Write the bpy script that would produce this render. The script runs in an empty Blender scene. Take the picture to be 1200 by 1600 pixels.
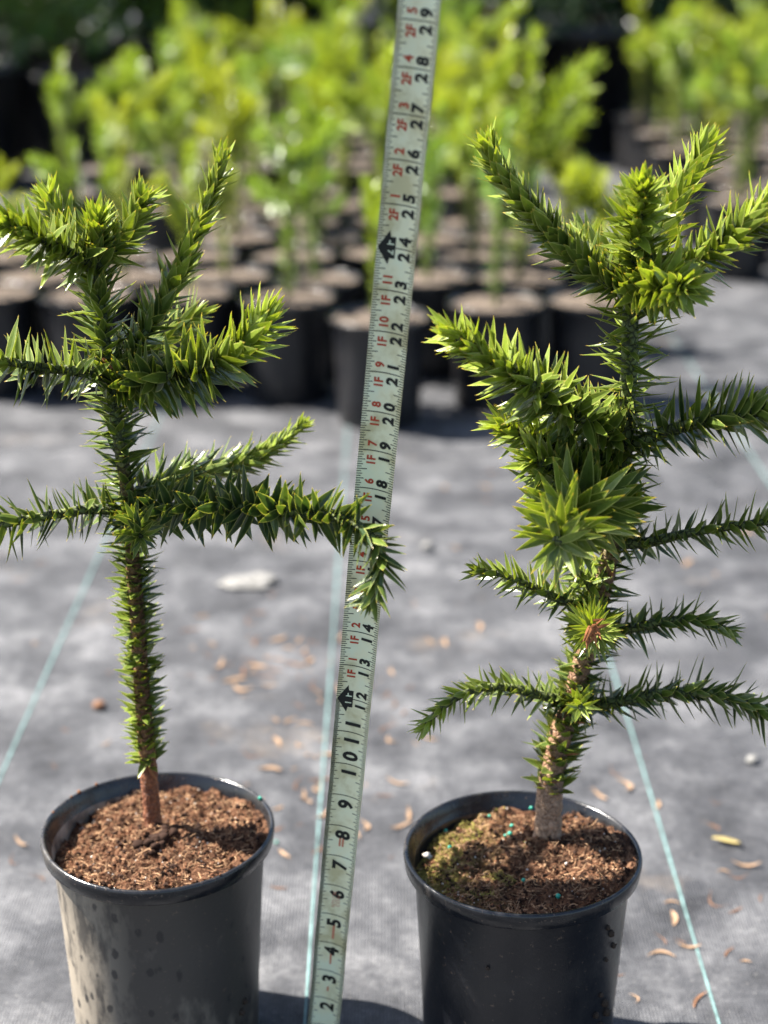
import bpy, bmesh, math, random
import numpy as np
from mathutils import Vector, Matrix, noise

random.seed(7)
rng = np.random.default_rng(7)
scene = bpy.context.scene
C = scene.collection

# ------------------------------------------------------------------ camera
F = 2600.0                       # focal length in photo pixels (1200 x 1600)
PITCH = math.atan(942.0 / F)     # camera looks down by this much
H = 0.788                        # camera height
cs, sn = math.cos(PITCH), math.sin(PITCH)
cam_d = bpy.data.cameras.new('camera')
cam = bpy.data.objects.new('camera', cam_d)
C.objects.link(cam)
cam.location = (0, 0, H)
cam.rotation_euler = (math.pi / 2 - PITCH, 0, 0)
cam_d.sensor_fit = 'VERTICAL'
cam_d.sensor_height = 36.0
cam_d.sensor_width = 27.0
cam_d.lens = F / 1600.0 * 36.0
cam_d.clip_start = 0.05
cam_d.clip_end = 400
cam_d.dof.use_dof = True
cam_d.dof.focus_distance = 1.058
cam_d.dof.aperture_fstop = cam_d.lens / 1000.0 / 0.0142
scene.camera = cam

# ------------------------------------------------------------------ sky, sun, exposure
SUN_EL = math.radians(52.0)
SUN_AZ = math.radians(18.0)      # from the left, this far behind the plants
to_sun = Vector((-math.cos(SUN_AZ) * math.cos(SUN_EL), math.sin(SUN_AZ) * math.cos(SUN_EL), math.sin(SUN_EL)))
world = bpy.data.worlds.new('World')
scene.world = world
world.use_nodes = True
wn = world.node_tree.nodes
sky = wn.new('ShaderNodeTexSky')
sky.sky_type = 'NISHITA'
sky.sun_disc = False
sky.sun_elevation = SUN_EL
sky.sun_rotation = math.atan2(to_sun.x, to_sun.y)
sky.air_density = 1.0
sky.dust_density = 1.5
bg = wn['Background']
bg.inputs['Strength'].default_value = 0.062
world.node_tree.links.new(sky.outputs[0], bg.inputs[0])
sun_d = bpy.data.lights.new('sun', 'SUN')
sun_d.energy = 5.0
sun_d.angle = math.radians(0.53)
sun_d.color = (1.0, 0.95, 0.87)
sun = bpy.data.objects.new('sun', sun_d)
C.objects.link(sun)
sun.rotation_euler = to_sun.to_track_quat('Z', 'Y').to_euler()
sun.location = to_sun * 20
vs = scene.view_settings
vs.view_transform = 'Standard'
vs.look = 'None'
vs.gamma = 1.0
vs.use_curve_mapping = False
vs.exposure = 2.08
scene.cycles.use_denoising = True
scene.cycles.max_bounces = 8
scene.cycles.caustics_reflective = False
scene.cycles.caustics_refractive = False

# ------------------------------------------------------------------ pixel helpers
def ray(u, v):
    y = (v - 800.0) / F
    return Vector(((u - 600.0) / F, cs - y * sn, -(sn + y * cs)))
def P(u, v, Y):                  # the point at forward distance Y seen at a pixel
    d = ray(u, v)
    return Vector((0, 0, H)) + d * (Y / d.y)
def G(u, v, z=0.0):              # the point at height z seen at a pixel
    d = ray(u, v)
    return Vector((0, 0, H)) + d * ((z - H) / d.z)
def D(u, v, depth):
    return Vector((0, 0, H)) + ray(u, v) * depth

# ------------------------------------------------------------------ materials
def mat(name):
    m = bpy.data.materials.new(name)
    m.use_nodes = True
    nt = m.node_tree
    return m, nt, nt.nodes['Principled BSDF'], nt.nodes['Material Output']
def nd(nt, kind, **kw):
    n = nt.nodes.new(kind)
    for k, v in kw.items():
        if k.startswith('i_'):
            key = k[2:]
            key = int(key) if key.isdigit() else key.replace('_', ' ')
            n.inputs[key].default_value = v
        else:
            setattr(n, k, v)
    return n
def ramp(nt, stops, fac=None, interp='LINEAR'):
    r = nt.nodes.new('ShaderNodeValToRGB')
    r.color_ramp.interpolation = interp
    e = r.color_ramp.elements
    while len(e) < len(stops):
        e.new(0.5)
    for el, (p, c) in zip(e, stops):
        el.position = p
        el.color = c if len(c) == 4 else (*c, 1)
    if fac is not None:
        nt.links.new(fac, r.inputs[0])
    return r
def mix(nt, fac, a, b, blend='MIX'):
    m = nt.nodes.new('ShaderNodeMix')
    m.data_type = 'RGBA'
    m.blend_type = blend
    for sock, val in ((m.inputs[0], fac), (m.inputs[6], a), (m.inputs[7], b)):
        if isinstance(val, bpy.types.NodeSocket):
            nt.links.new(val, sock)
        elif isinstance(val, (int, float)):
            sock.default_value = val
        else:
            sock.default_value = (*val, 1)
    return m.outputs[2]
def noise_n(nt, scale, detail=4, rough=0.6, vec=None):
    n = nd(nt, 'ShaderNodeTexNoise', i_Scale=scale, i_Detail=detail, i_Roughness=rough)
    if vec is not None:
        nt.links.new(vec, n.inputs['Vector'])
    return n
def bump(nt, bsdf, height, strength, dist):
    b = nd(nt, 'ShaderNodeBump', i_Strength=strength, i_Distance=dist)
    nt.links.new(height, b.inputs['Height'])
    nt.links.new(b.outputs[0], bsdf.inputs['Normal'])
    return b
MATS = {}

def leaf_material(name, old, young, margin, tip, trans=0.3, rough=0.25, vary=False):
    m, nt, b, out = mat(name)
    a = nd(nt, 'ShaderNodeAttribute', attribute_name='leafdata')
    sep = nd(nt, 'ShaderNodeSeparateColor')
    nt.links.new(a.outputs['Color'], sep.inputs[0])
    base = mix(nt, sep.outputs[2], old, young)
    geo = nd(nt, 'ShaderNodeNewGeometry')
    tc = nd(nt, 'ShaderNodeTexCoord')
    nz = noise_n(nt, 220, 3, 0.6, geo.outputs['Position'])
    var = ramp(nt, [(0.3, (0.78, 0.8, 0.75)), (0.7, (1.15, 1.12, 1.1))], nz.outputs[0])
    base = mix(nt, 1.0, base, var.outputs[0], 'MULTIPLY')
    scar = ramp(nt, [(0.69, (0, 0, 0)), (0.74, (0.8, 0.8, 0.8))], noise_n(nt, 130, 3, 0.6, geo.outputs['Position']).outputs[0])
    base = mix(nt, scar.outputs[0], base, (0.16, 0.10, 0.035))
    if vary:
        oi = nd(nt, 'ShaderNodeObjectInfo')
        hue = ramp(nt, [(0.0, (0.62, 0.80, 1.1)), (0.5, (1, 1, 1)), (1.0, (1.25, 1.08, 0.8))], oi.outputs['Random'])
        base = mix(nt, 1.0, base, hue.outputs[0], 'MULTIPLY')
    mg = ramp(nt, [(0.74, (0, 0, 0)), (0.97, (1, 1, 1))], sep.outputs[0])
    mgf = nd(nt, 'ShaderNodeMath', operation='MULTIPLY', i_1=0.75)
    nt.links.new(mg.outputs[0], mgf.inputs[0])
    base = mix(nt, mgf.outputs[0], base, margin)
    tp = ramp(nt, [(0.88, (0, 0, 0)), (1.0, (1, 1, 1))], sep.outputs[1])
    base = mix(nt, tp.outputs[0], base, tip)
    nt.links.new(base, b.inputs['Base Color'])
    b.inputs['Roughness'].default_value = rough
    b.inputs['Specular IOR Level'].default_value = 0.75
    bump(nt, b, noise_n(nt, 900, 2, 0.5, geo.outputs['Position']).outputs[0], 0.25, 0.0006)
    tr = nd(nt, 'ShaderNodeBsdfTranslucent')
    gm = nd(nt, 'ShaderNodeGamma', i_1=0.55)
    nt.links.new(base, gm.inputs[0])
    tcol = mix(nt, 1.0, gm.outputs[0], (1.15, 1.12, 0.62), 'MULTIPLY')
    nt.links.new(tcol, tr.inputs[0])
    mx = nd(nt, 'ShaderNodeMixShader', i_0=trans)
    nt.links.new(b.outputs[0], mx.inputs[1])
    nt.links.new(tr.outputs[0], mx.inputs[2])
    nt.links.new(mx.outputs[0], out.inputs[0])
    MATS[name] = m
    return m
leaf_material('leaf_front', (0.046, 0.088, 0.032), (0.37, 0.47, 0.060), (0.58, 0.60, 0.20), (0.62, 0.44, 0.10), 0.48)
leaf_material('leaf_back', (0.11, 0.18, 0.04), (0.39, 0.49, 0.075), (0.38, 0.46, 0.08), (0.5, 0.5, 0.06), 0.5, 0.30, True)
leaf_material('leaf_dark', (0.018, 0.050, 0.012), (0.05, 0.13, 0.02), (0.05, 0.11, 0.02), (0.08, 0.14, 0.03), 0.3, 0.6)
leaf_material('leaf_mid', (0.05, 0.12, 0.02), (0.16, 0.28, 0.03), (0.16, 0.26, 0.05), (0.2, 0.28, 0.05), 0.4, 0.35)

def stem_material():
    m, nt, b, out = mat('stem_bark')
    a = nd(nt, 'ShaderNodeAttribute', attribute_name='stemdata')   # R = woody, G = reddish
    sep = nd(nt, 'ShaderNodeSeparateColor')
    nt.links.new(a.outputs['Color'], sep.inputs[0])
    geo = nd(nt, 'ShaderNodeNewGeometry')
    nz = noise_n(nt, 420, 5, 0.65, geo.outputs['Position'])
    vor = nd(nt, 'ShaderNodeTexVoronoi', feature='DISTANCE_TO_EDGE', i_Scale=210)
    nt.links.new(geo.outputs['Position'], vor.inputs['Vector'])
    crack = ramp(nt, [(0.0, (0.15, 0.15, 0.10)), (0.16, (1, 1, 1))], vor.outputs['Distance'])
    green = ramp(nt, [(0.3, (0.06, 0.085, 0.022)), (0.7, (0.17, 0.20, 0.05))], nz.outputs[0])
    green = mix(nt, 1.0, green.outputs[0], crack.outputs[0], 'MULTIPLY')
    pale = ramp(nt, [(0.3, (0.14, 0.085, 0.05)), (0.55, (0.36, 0.24, 0.155)), (0.75, (0.54, 0.39, 0.27))], nz.outputs[0])
    red = ramp(nt, [(0.3, (0.07, 0.020, 0.010)), (0.55, (0.22, 0.068, 0.024)), (0.75, (0.38, 0.16, 0.065))], nz.outputs[0])
    wood = mix(nt, sep.outputs[1], pale.outputs[0], red.outputs[0])
    col = mix(nt, sep.outputs[0], green, wood)
    nt.links.new(col, b.inputs['Base Color'])
    b.inputs['Roughness'].default_value = 0.7
    ad = nd(nt, 'ShaderNodeMath', operation='ADD')
    nt.links.new(nz.outputs[0], ad.inputs[0])
    nt.links.new(crack.outputs[0], ad.inputs[1])
    bump(nt, b, ad.outputs[0], 0.7, 0.0016)
    MATS['stem'] = m
stem_material()

def pot_material(name, dusty, gloss=0.30, wear=0.13):
    m, nt, b, out = mat(name)
    tc = nd(nt, 'ShaderNodeTexCoord')
    o = tc.outputs['Object']
    n1 = noise_n(nt, 9, 5, 0.62, o)
    mp = nd(nt, 'ShaderNodeMapping')
    mp.inputs['Scale'].default_value = (75, 75, 26)
    nt.links.new(o, mp.inputs[0])
    n2 = noise_n(nt, 1.0, 4, 0.6, mp.outputs[0])
    n3 = noise_n(nt, 260, 3, 0.7, o)
    base = mix(nt, n1.outputs[0], (0.006, 0.0066, 0.009), (0.012, 0.0125, 0.015))
    f1 = ramp(nt, [(0.42, (0, 0, 0)), (0.75, (1, 1, 1))], n1.outputs[0])
    f2 = ramp(nt, [(0.40, (0.15, 0.15, 0.15)), (0.72, (1, 1, 1))], n2.outputs[0])
    f = nd(nt, 'ShaderNodeMath', operation='MULTIPLY')
    nt.links.new(f1.outputs[0], f.inputs[0]); nt.links.new(f2.outputs[0], f.inputs[1])
    if dusty:                      # dried dust clings to one side of this pot
        sx = nd(nt, 'ShaderNodeSeparateXYZ')
        nt.links.new(o, sx.inputs[0])
        side = nd(nt, 'ShaderNodeMapRange')
        side.inputs[1].default_value = 0.0; side.inputs[2].default_value = -0.050
        side.inputs[3].default_value = 0.0; side.inputs[4].default_value = 0.9
        nt.links.new(sx.outputs[0], side.inputs[0])
        sm = nd(nt, 'ShaderNodeMath', operation='MULTIPLY')
        nt.links.new(side.outputs[0], sm.inputs[0])
        nt.links.new(ramp(nt, [(0.36, (0.25, 0.25, 0.25)), (0.52, (1, 1, 1))], n2.outputs[0]).outputs[0], sm.inputs[1])
        fa = nd(nt, 'ShaderNodeMath', operation='MAXIMUM')
        nt.links.new(f.outputs[0], fa.inputs[0]); nt.links.new(sm.outputs[0], fa.inputs[1])
        f = fa
    if dusty:
        vd = nd(nt, 'ShaderNodeTexVoronoi', feature='F1', i_Scale=1.0)
        mv = nd(nt, 'ShaderNodeMapping'); mv.inputs['Scale'].default_value = (85, 85, 48)
        nt.links.new(o, mv.inputs[0]); nt.links.new(mv.outputs[0], vd.inputs['Vector'])
        wob_ = nd(nt, 'ShaderNodeMath', operation='MULTIPLY_ADD', i_1=0.45)
        nt.links.new(noise_n(nt, 120, 3, 0.6, o).outputs[0], wob_.inputs[0]); nt.links.new(vd.outputs['Distance'], wob_.inputs[2])
        dr = ramp(nt, [(0.37, (0.2, 0.2, 0.2)), (0.47, (1, 1, 1))], wob_.outputs[0])
        ba = nd(nt, 'ShaderNodeMath', operation='MAXIMUM', i_1=0.13)
        nt.links.new(f.outputs[0], ba.inputs[0])
        dm = nd(nt, 'ShaderNodeMath', operation='MULTIPLY')
        nt.links.new(ba.outputs[0], dm.inputs[0]); nt.links.new(dr.outputs[0], dm.inputs[1])
        f = dm
    fs = nd(nt, 'ShaderNodeMath', operation='MULTIPLY', i_1=0.9 if dusty else wear)
    nt.links.new(f.outputs[0], fs.inputs[0])
    col = mix(nt, fs.outputs[0], base, (0.34, 0.29, 0.225))
    sp = ramp(nt, [(0.64, (0, 0, 0)), (0.70, (1, 1, 1))], n3.outputs[0])
    sps = nd(nt, 'ShaderNodeMath', operation='MULTIPLY', i_1=0.5)
    nt.links.new(sp.outputs[0], sps.inputs[0])
    col = mix(nt, sps.outputs[0], col, (0.17, 0.12, 0.085))
    nt.links.new(col, b.inputs['Base Color'])
    rr = nd(nt, 'ShaderNodeMapRange')
    rr.inputs[3].default_value = gloss; rr.inputs[4].default_value = 0.8
    nt.links.new(f.outputs[0], rr.inputs[0])
    nt.links.new(rr.outputs[0], b.inputs['Roughness'])
    bump(nt, b, n3.outputs[0], 0.25, 0.0006)
    MATS[name] = m
pot_material('pot_dusty', True, 0.40)
pot_material('pot_rim', False, 0.17, 0.30)
pot_material('pot_clean', False)

def soil_material(name, dark, mid, light, moss=False):
    m, nt, b, out = mat(name)
    geo = nd(nt, 'ShaderNodeNewGeometry')
    n1 = noise_n(nt, 330, 6, 0.75, geo.outputs['Position'])
    n2 = noise_n(nt, 60, 4, 0.6, geo.outputs['Position'])
    c = ramp(nt, [(0.30, dark), (0.50, mid), (0.72, light)], n1.outputs[0]).outputs[0]
    var = ramp(nt, [(0.34, (0.32, 0.30, 0.30)), (0.62, (1.15, 1.12, 1.1))], n2.outputs[0])
    c = mix(nt, 1.0, c, var.outputs[0], 'MULTIPLY')
    if moss:
        tc = nd(nt, 'ShaderNodeTexCoord')
        sx = nd(nt, 'ShaderNodeSeparateXYZ')
        nt.links.new(tc.outputs['Object'], sx.inputs[0])
        mr = nd(nt, 'ShaderNodeMapRange')
        mr.inputs[1].default_value = -0.005; mr.inputs[2].default_value = -0.055
        nt.links.new(sx.outputs[0], mr.inputs[0])
        mm = nd(nt, 'ShaderNodeMath', operation='MULTIPLY')
        nt.links.new(mr.outputs[0], mm.inputs[0])
        nt.links.new(ramp(nt, [(0.38, (0, 0, 0)), (0.6, (1, 1, 1))], n2.outputs[0]).outputs[0], mm.inputs[1])
        c = mix(nt, mm.outputs[0], c, (0.20, 0.165, 0.045))
    nt.links.new(c, b.inputs['Base Color'])
    b.inputs['Roughness'].default_value = 0.95
    b.inputs['Specular IOR Level'].default_value = 0.15
    bump(nt, b, n1.outputs[0], 0.9, 0.003)
    MATS[name] = m
soil_material('soil', (0.016, 0.007, 0.004), (0.13, 0.063, 0.035), (0.36, 0.215, 0.125))
soil_material('soil_mossy', (0.016, 0.007, 0.004), (0.13, 0.065, 0.037), (0.38, 0.235, 0.14), True)
soil_material('soil_pale', (0.06, 0.047, 0.037), (0.15, 0.122, 0.098), (0.26, 0.22, 0.18))

def plain(name, col, rough=0.6, spec=0.4, vary=0.25, scale=300):
    m, nt, b, out = mat(name)
    geo = nd(nt, 'ShaderNodeNewGeometry')
    n = noise_n(nt, scale, 4, 0.65, geo.outputs['Position'])
    lo = tuple(c * (1 - vary) for c in col); hi = tuple(min(1, c * (1 + vary)) for c in col)
    nt.links.new(ramp(nt, [(0.3, lo), (0.7, hi)], n.outputs[0]).outputs[0], b.inputs['Base Color'])
    b.inputs['Roughness'].default_value = rough
    b.inputs['Specular IOR Level'].default_value = spec
    MATS[name] = m
    return m
plain('crumb_dark', (0.026, 0.012, 0.007), 0.9, 0.2)
plain('crumb_mid', (0.14, 0.066, 0.036), 0.95, 0.1)
plain('crumb_tan', (0.36, 0.22, 0.125), 0.95, 0.1)
plain('perlite', (0.50, 0.45, 0.39), 0.8, 0.2)
plain('pellet', (0.012, 0.24, 0.165), 0.3, 0.5)
plain('moss', (0.23, 0.20, 0.055), 0.95, 0.1, 0.4)
plain('mud', (0.05, 0.036, 0.027), 0.9, 0.1)
plain('debris_brown', (0.15, 0.078, 0.045), 0.8, 0.2, 0.4, 120)
plain('debris_tan', (0.25, 0.165, 0.105), 0.8, 0.2, 0.3, 120)
plain('debris_yellow', (0.36, 0.29, 0.12), 0.6, 0.3, 0.25, 120)
plain('whitish', (0.18, 0.175, 0.165), 0.9, 0.1, 0.5, 110)
plain('stone', (0.18, 0.175, 0.165), 0.8, 0.2, 0.2, 90)
plain('black_print', (0.012, 0.014, 0.012), 0.5, 0.3, 0.1)
plain('red_print', (0.42, 0.055, 0.022), 0.55, 0.3, 0.15)
plain('red_print_worn', (0.55, 0.22, 0.13), 0.6, 0.3, 0.35, 2500)
plain('mint_print', (0.68, 0.74, 0.52), 0.5, 0.3, 0.05)
plain('stripe', (0.14, 0.225, 0.22), 0.8, 0.2, 0.45, 60)
plain('bark_dark', (0.09, 0.06, 0.045), 0.9, 0.2, 0.35, 60)
plain('dead_leaf', (0.30, 0.12, 0.05), 0.8, 0.2, 0.4, 300)

def tape_material():
    m, nt, b, out = mat('tape_enamel')
    geo = nd(nt, 'ShaderNodeNewGeometry')
    n1 = noise_n(nt, 45, 5, 0.6, geo.outputs['Position'])
    n2 = noise_n(nt, 500, 4, 0.7, geo.outputs['Position'])
    c = ramp(nt, [(0.32, (0.74, 0.79, 0.56)), (0.50, (0.76, 0.75, 0.49)), (0.66, (0.55, 0.51, 0.28))], n1.outputs[0]).outputs[0]
    sp = ramp(nt, [(0.70, (0, 0, 0)), (0.80, (1, 1, 1))], n2.outputs[0])
    sf = nd(nt, 'ShaderNodeMath', operation='MULTIPLY', i_1=0.45)
    nt.links.new(sp.outputs[0], sf.inputs[0])
    c = mix(nt, sf.outputs[0], c, (0.22, 0.20, 0.12))
    nt.links.new(c, b.inputs['Base Color'])
    b.inputs['Roughness'].default_value = 0.38
    b.inputs['Specular IOR Level'].default_value = 0.45
    MATS['tape'] = m
tape_material()

def ground_material():
    m, nt, b, out = mat('landscape_fabric')
    geo = nd(nt, 'ShaderNodeNewGeometry')
    p = geo.outputs['Position']
    big = noise_n(nt, 1.6, 5, 0.6, p)
    mid = noise_n(nt, 11, 6, 0.68, p)
    fine = noise_n(nt, 160, 4, 0.75, p)
    def wave(sx, sy):
        mp = nd(nt, 'ShaderNodeMapping'); mp.inputs['Scale'].default_value = (sx, sy, 1)
        nt.links.new(p, mp.inputs[0])
        w = nd(nt, 'ShaderNodeTexWave', wave_type='BANDS', i_Scale=1.0, i_Distortion=0.6, i_Detail=1.0)
        w.bands_direction = 'X' if sx > 1 else 'Y'
        nt.links.new(mp.outputs[0], w.inputs['Vector'])
        return w
    wx = wave(115, 0.001); wy = wave(0.001, 115)
    wm = nd(nt, 'ShaderNodeMath', operation='MULTIPLY')
    nt.links.new(wx.outputs['Fac'], wm.inputs[0]); nt.links.new(wy.outputs['Fac'], wm.inputs[1])
    c = ramp(nt, [(0.33, (0.018, 0.019, 0.023)), (0.5, (0.058, 0.060, 0.066)), (0.65, (0.128, 0.130, 0.136))], mid.outputs[0]).outputs[0]
    v2 = ramp(nt, [(0.3, (0.72, 0.72, 0.74)), (0.7, (1.3, 1.28, 1.25))], big.outputs[0])
    c = mix(nt, 1.0, c, v2.outputs[0], 'MULTIPLY')
    v3 = ramp(nt, [(0.3, (0.62, 0.62, 0.64)), (0.7, (1.42, 1.41, 1.38))], fine.outputs[0])
    c = mix(nt, 1.0, c, v3.outputs[0], 'MULTIPLY')
    weave = ramp(nt, [(0.0, (0.62, 0.62, 0.64)), (0.55, (1.25, 1.25, 1.24))], wm.outputs[0])
    c = mix(nt, 1.0, c, weave.outputs[0], 'MULTIPLY')
    grit = ramp(nt, [(0.66, (0, 0, 0)), (0.72, (0.55, 0.55, 0.55))], noise_n(nt, 330, 2, 0.5, p).outputs[0])
    c = mix(nt, grit.outputs[0], c, (0.26, 0.25, 0.235))
    stain = ramp(nt, [(0.60, (0, 0, 0)), (0.70, (0.5, 0.5, 0.5))], noise_n(nt, 4.5, 6, 0.7, p).outputs[0])
    c = mix(nt, stain.outputs[0], c, (0.155, 0.125, 0.10))
    nt.links.new(c, b.inputs['Base Color'])
    b.inputs['Roughness'].default_value = 0.62
    b.inputs['Specular IOR Level'].default_value = 0.35
    ad = nd(nt, 'ShaderNodeMath', operation='ADD')
    nt.links.new(wm.outputs[0], ad.inputs[0]); nt.links.new(fine.outputs[0], ad.inputs[1])
    b1 = bump(nt, b, ad.outputs[0], 0.9, 0.0009)
    b2 = nd(nt, 'ShaderNodeBump', i_Strength=0.8, i_Distance=0.025)
    nt.links.new(noise_n(nt, 7, 3, 0.5, p).outputs[0], b2.inputs['Height'])
    nt.links.new(b2.outputs[0], b1.inputs['Normal'])
    MATS['ground'] = m
ground_material()

# ------------------------------------------------------------------ mesh helpers
def mesh_obj(name, verts, faces, m, parent=None, smooth=False, world_verts=True):
    me = bpy.data.meshes.new(name)
    me.from_pydata([tuple(v) for v in verts], [], faces)
    me.update()
    if smooth:
        me.polygons.foreach_set('use_smooth', [True] * len(me.polygons))
    me.materials.append(MATS[m])
    o = bpy.data.objects.new(name, me)
    C.objects.link(o)
    if parent is not None:
        o.parent = parent
    return o
def empty(name, loc=(0, 0, 0)):
    o = bpy.data.objects.new(name, None)
    o.empty_display_size = 0.05
    o.location = loc
    C.objects.link(o)
    return o
def tag(o, label=None, cat=None, group=None, kind=None):
    for k, v in (('label', label), ('category', cat), ('group', group), ('kind', kind)):
        if v:
            o[k] = v
    return o
def revolve(profile, n=64, cap_first=False, cap_last=False):
    verts, faces = [], []
    for r, z in profile:
        for i in range(n):
            a = 2 * math.pi * i / n
            verts.append((r * math.cos(a), r * math.sin(a), z))
    for k in range(len(profile) - 1):
        for i in range(n):
            j = (i + 1) % n
            faces.append((k * n + i, k * n + j, (k + 1) * n + j, (k + 1) * n + i))
    if cap_first:
        faces.append(tuple(range(n))[::-1])
    if cap_last:
        faces.append(tuple((len(profile) - 1) * n + i for i in range(n)))
    return verts, faces
def catmull(pts, per=14):
    pts = [Vector(p) for p in pts]
    q = [pts[0] * 2 - pts[1]] + pts + [pts[-1] * 2 - pts[-2]]
    out = []
    for i in range(1, len(q) - 2):
        for k in range(per):
            t = k / per
            a, b, c, d = q[i - 1], q[i], q[i + 1], q[i + 2]
            out.append(0.5 * ((2 * b) + (c - a) * t + (2 * a - 5 * b + 4 * c - d) * t * t + (3 * b - a - 3 * c + d) * t ** 3))
    out.append(pts[-1])
    return out
class Path:
    def __init__(self, pts, per=14):
        p = catmull(pts, per)
        self.p = np.array([tuple(v) for v in p])
        seg = np.linalg.norm(np.diff(self.p, axis=0), axis=1)
        self.s = np.concatenate([[0], np.cumsum(seg)])
        self.L = self.s[-1]
        T = np.gradient(self.p, axis=0)
        self.T = T / np.linalg.norm(T, axis=1)[:, None]
        n = np.cross(self.T[0], (0.3, 0.2, 1.0)); n /= np.linalg.norm(n)
        N = [n]
        for t in self.T[1:]:
            n = N[-1] - t * np.dot(N[-1], t)
            N.append(n / np.linalg.norm(n))
        self.N = np.array(N)
    def at(self, s):
        f = lambda arr: np.array([np.interp(s, self.s, arr[:, k]) for k in range(3)])
        p, t, n = f(self.p), f(self.T), f(self.N)
        t /= np.linalg.norm(t); n -= t * np.dot(n, t); n /= np.linalg.norm(n)
        return p, t, n, np.cross(t, n)
def tube(path, rad, n=10, wob=0.0, data=None):
    """swept tube; rad(t) radius; data(t) -> (woody, red) stored on the mesh"""
    verts, faces, cols = [], [], []
    m = len(path.p)
    for k in range(m):
        t = path.s[k] / path.L
        p, T, N = path.p[k], path.T[k], path.N[k]
        B = np.cross(T, N)
        for i in range(n):
            a = 2 * math.pi * i / n
            r = rad(t) * (1 + wob * noise.noise(Vector((p[0] * 160 + math.cos(a), p[1] * 160 + math.sin(a), p[2] * 160))))
            verts.append(p + (N * math.cos(a) + B * math.sin(a)) * r)
            cols.append(data(t) if data else (0, 0))
    for k in range(m - 1):
        for i in range(n):
            j = (i + 1) % n
            faces.append((k * n + i, k * n + j, (k + 1) * n + j, (k + 1) * n + i))
    faces.append(tuple(range(n))[::-1])
    faces.append(tuple((m - 1) * n + i for i in range(n)))
    return verts, faces, cols
def stem_obj(name, path, rad, parent, n=10, wob=0.0, data=None, m='stem'):
    v, f, c = tube(path, rad, n, wob, data)
    o = mesh_obj(name, v, f, m, parent, True)
    at = o.data.color_attributes.new('stemdata', 'FLOAT_COLOR', 'POINT')
    at.data.foreach_set('color', np.array([(a, b, 0, 1) for a, b in c], dtype=np.float32).ravel())
    return o

# ------------------------------------------------------------------ leaves
def leaf_template(bend, fold, fat=0.30, light=False):
    """closed, keeled, pointed leaf: length 1 along +y, width 1 along x, upper face +z"""
    st = [0.0, 0.14, 0.34, 0.56, 0.76, 0.90]
    hw = [0.36, 0.47, 0.50, 0.39, 0.22, 0.095]
    if light:
        st, hw = [0.0, 0.35, 0.72], [0.25, 0.5, 0.3]
    V, E, Tt = [], [], []
    for t, w in zip(st, hw):
        z = bend * t * t
        th = 0.16 * (1 - 0.6 * t)
        e = fold * w
        for x, dz, ed in ((-w, e, 1), (0, th * 0.4, 0), (w, e, 1), (0, -th * 0.6, 0)):
            V.append((x, t, z + dz * fat)); E.append(ed); Tt.append(t)
    V.append((0, 1.0, bend + 0.02)); E.append(0.9); Tt.append(1.0)
    Fc = []
    n = len(st)
    for k in range(n - 1):
        for i in range(4):
            j = (i + 1) % 4
            Fc.append((k * 4 + i, (k + 1) * 4 + i, (k + 1) * 4 + j, k * 4 + j))
    for i in range(4):
        Fc.append(((n - 1) * 4 + i, n * 4, (n - 1) * 4 + (i + 1) % 4))
    Fc.append((0, 1, 2, 3))
    return np.array(V), np.array(E), np.array(Tt), Fc
TEMPL = [leaf_template(0.10, 0.55), leaf_template(-0.12, 0.45), leaf_template(0.22, 0.7), leaf_template(0.02, 0.3)]
TEMPL_L = [leaf_template(0.08, 0.6, light=True), leaf_template(-0.1, 0.4, light=True)]

def leaves_on(path, spec, r_of, out, owner, s0=0.0, s1=None, seed=0):
    """spread spiral leaves on a path; out gets (matrix4, age, owner)"""
    g = np.random.default_rng(seed)
    s1 = path.L if s1 is None else s1
    n = max(4, int((s1 - s0) * spec['dens']))
    az = g.uniform(0, 6.28)
    for i in range(n):
        t = (i + 0.5) / n
        s = s0 + (s1 - s0) * t
        p, T, N, B = path.at(s)
        az += 2.39996 + g.normal(0, 0.22)
        R = N * math.cos(az) + B * math.sin(az)
        ang = np.interp(t, spec['tk'], spec['ang']) + g.normal(0, spec.get('jit', 7))
        L = np.interp(t, spec['tk'], spec['len']) * g.uniform(0.74, 1.2)
        W = np.interp(t, spec['tk'], spec['wid']) * g.uniform(0.78, 1.04)
        age = np.clip(np.interp(t, spec['tk'], spec['age']) + g.normal(0, 0.13), 0, 1)
        a = math.radians(ang)
        d = T * math.cos(a) + R * math.sin(a)
        d = d + np.array([0, 0, spec.get('lift', 0.0)])
        d = d + g.normal(0, 0.10, 3)
        d /= np.linalg.norm(d)
        Z = T - d * np.dot(T, d)
        nz = np.linalg.norm(Z)
        Z = Z / nz if nz > 0.15 else -R + d * np.dot(R, d)
        Z /= np.linalg.norm(Z)
        X = np.cross(d, Z)
        rl = g.normal(0, 0.18)
        X, Z = X * math.cos(rl) + Z * math.sin(rl), Z * math.cos(rl) - X * math.sin(rl)
        base = p + R * r_of(s / path.L) * 0.65
        M = np.eye(4)
        M[:3, 0] = X * W; M[:3, 1] = d * L; M[:3, 2] = Z * L * 0.55; M[:3, 3] = base
        out.append((M, float(age), owner, int(g.integers(0, 4))))

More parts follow.
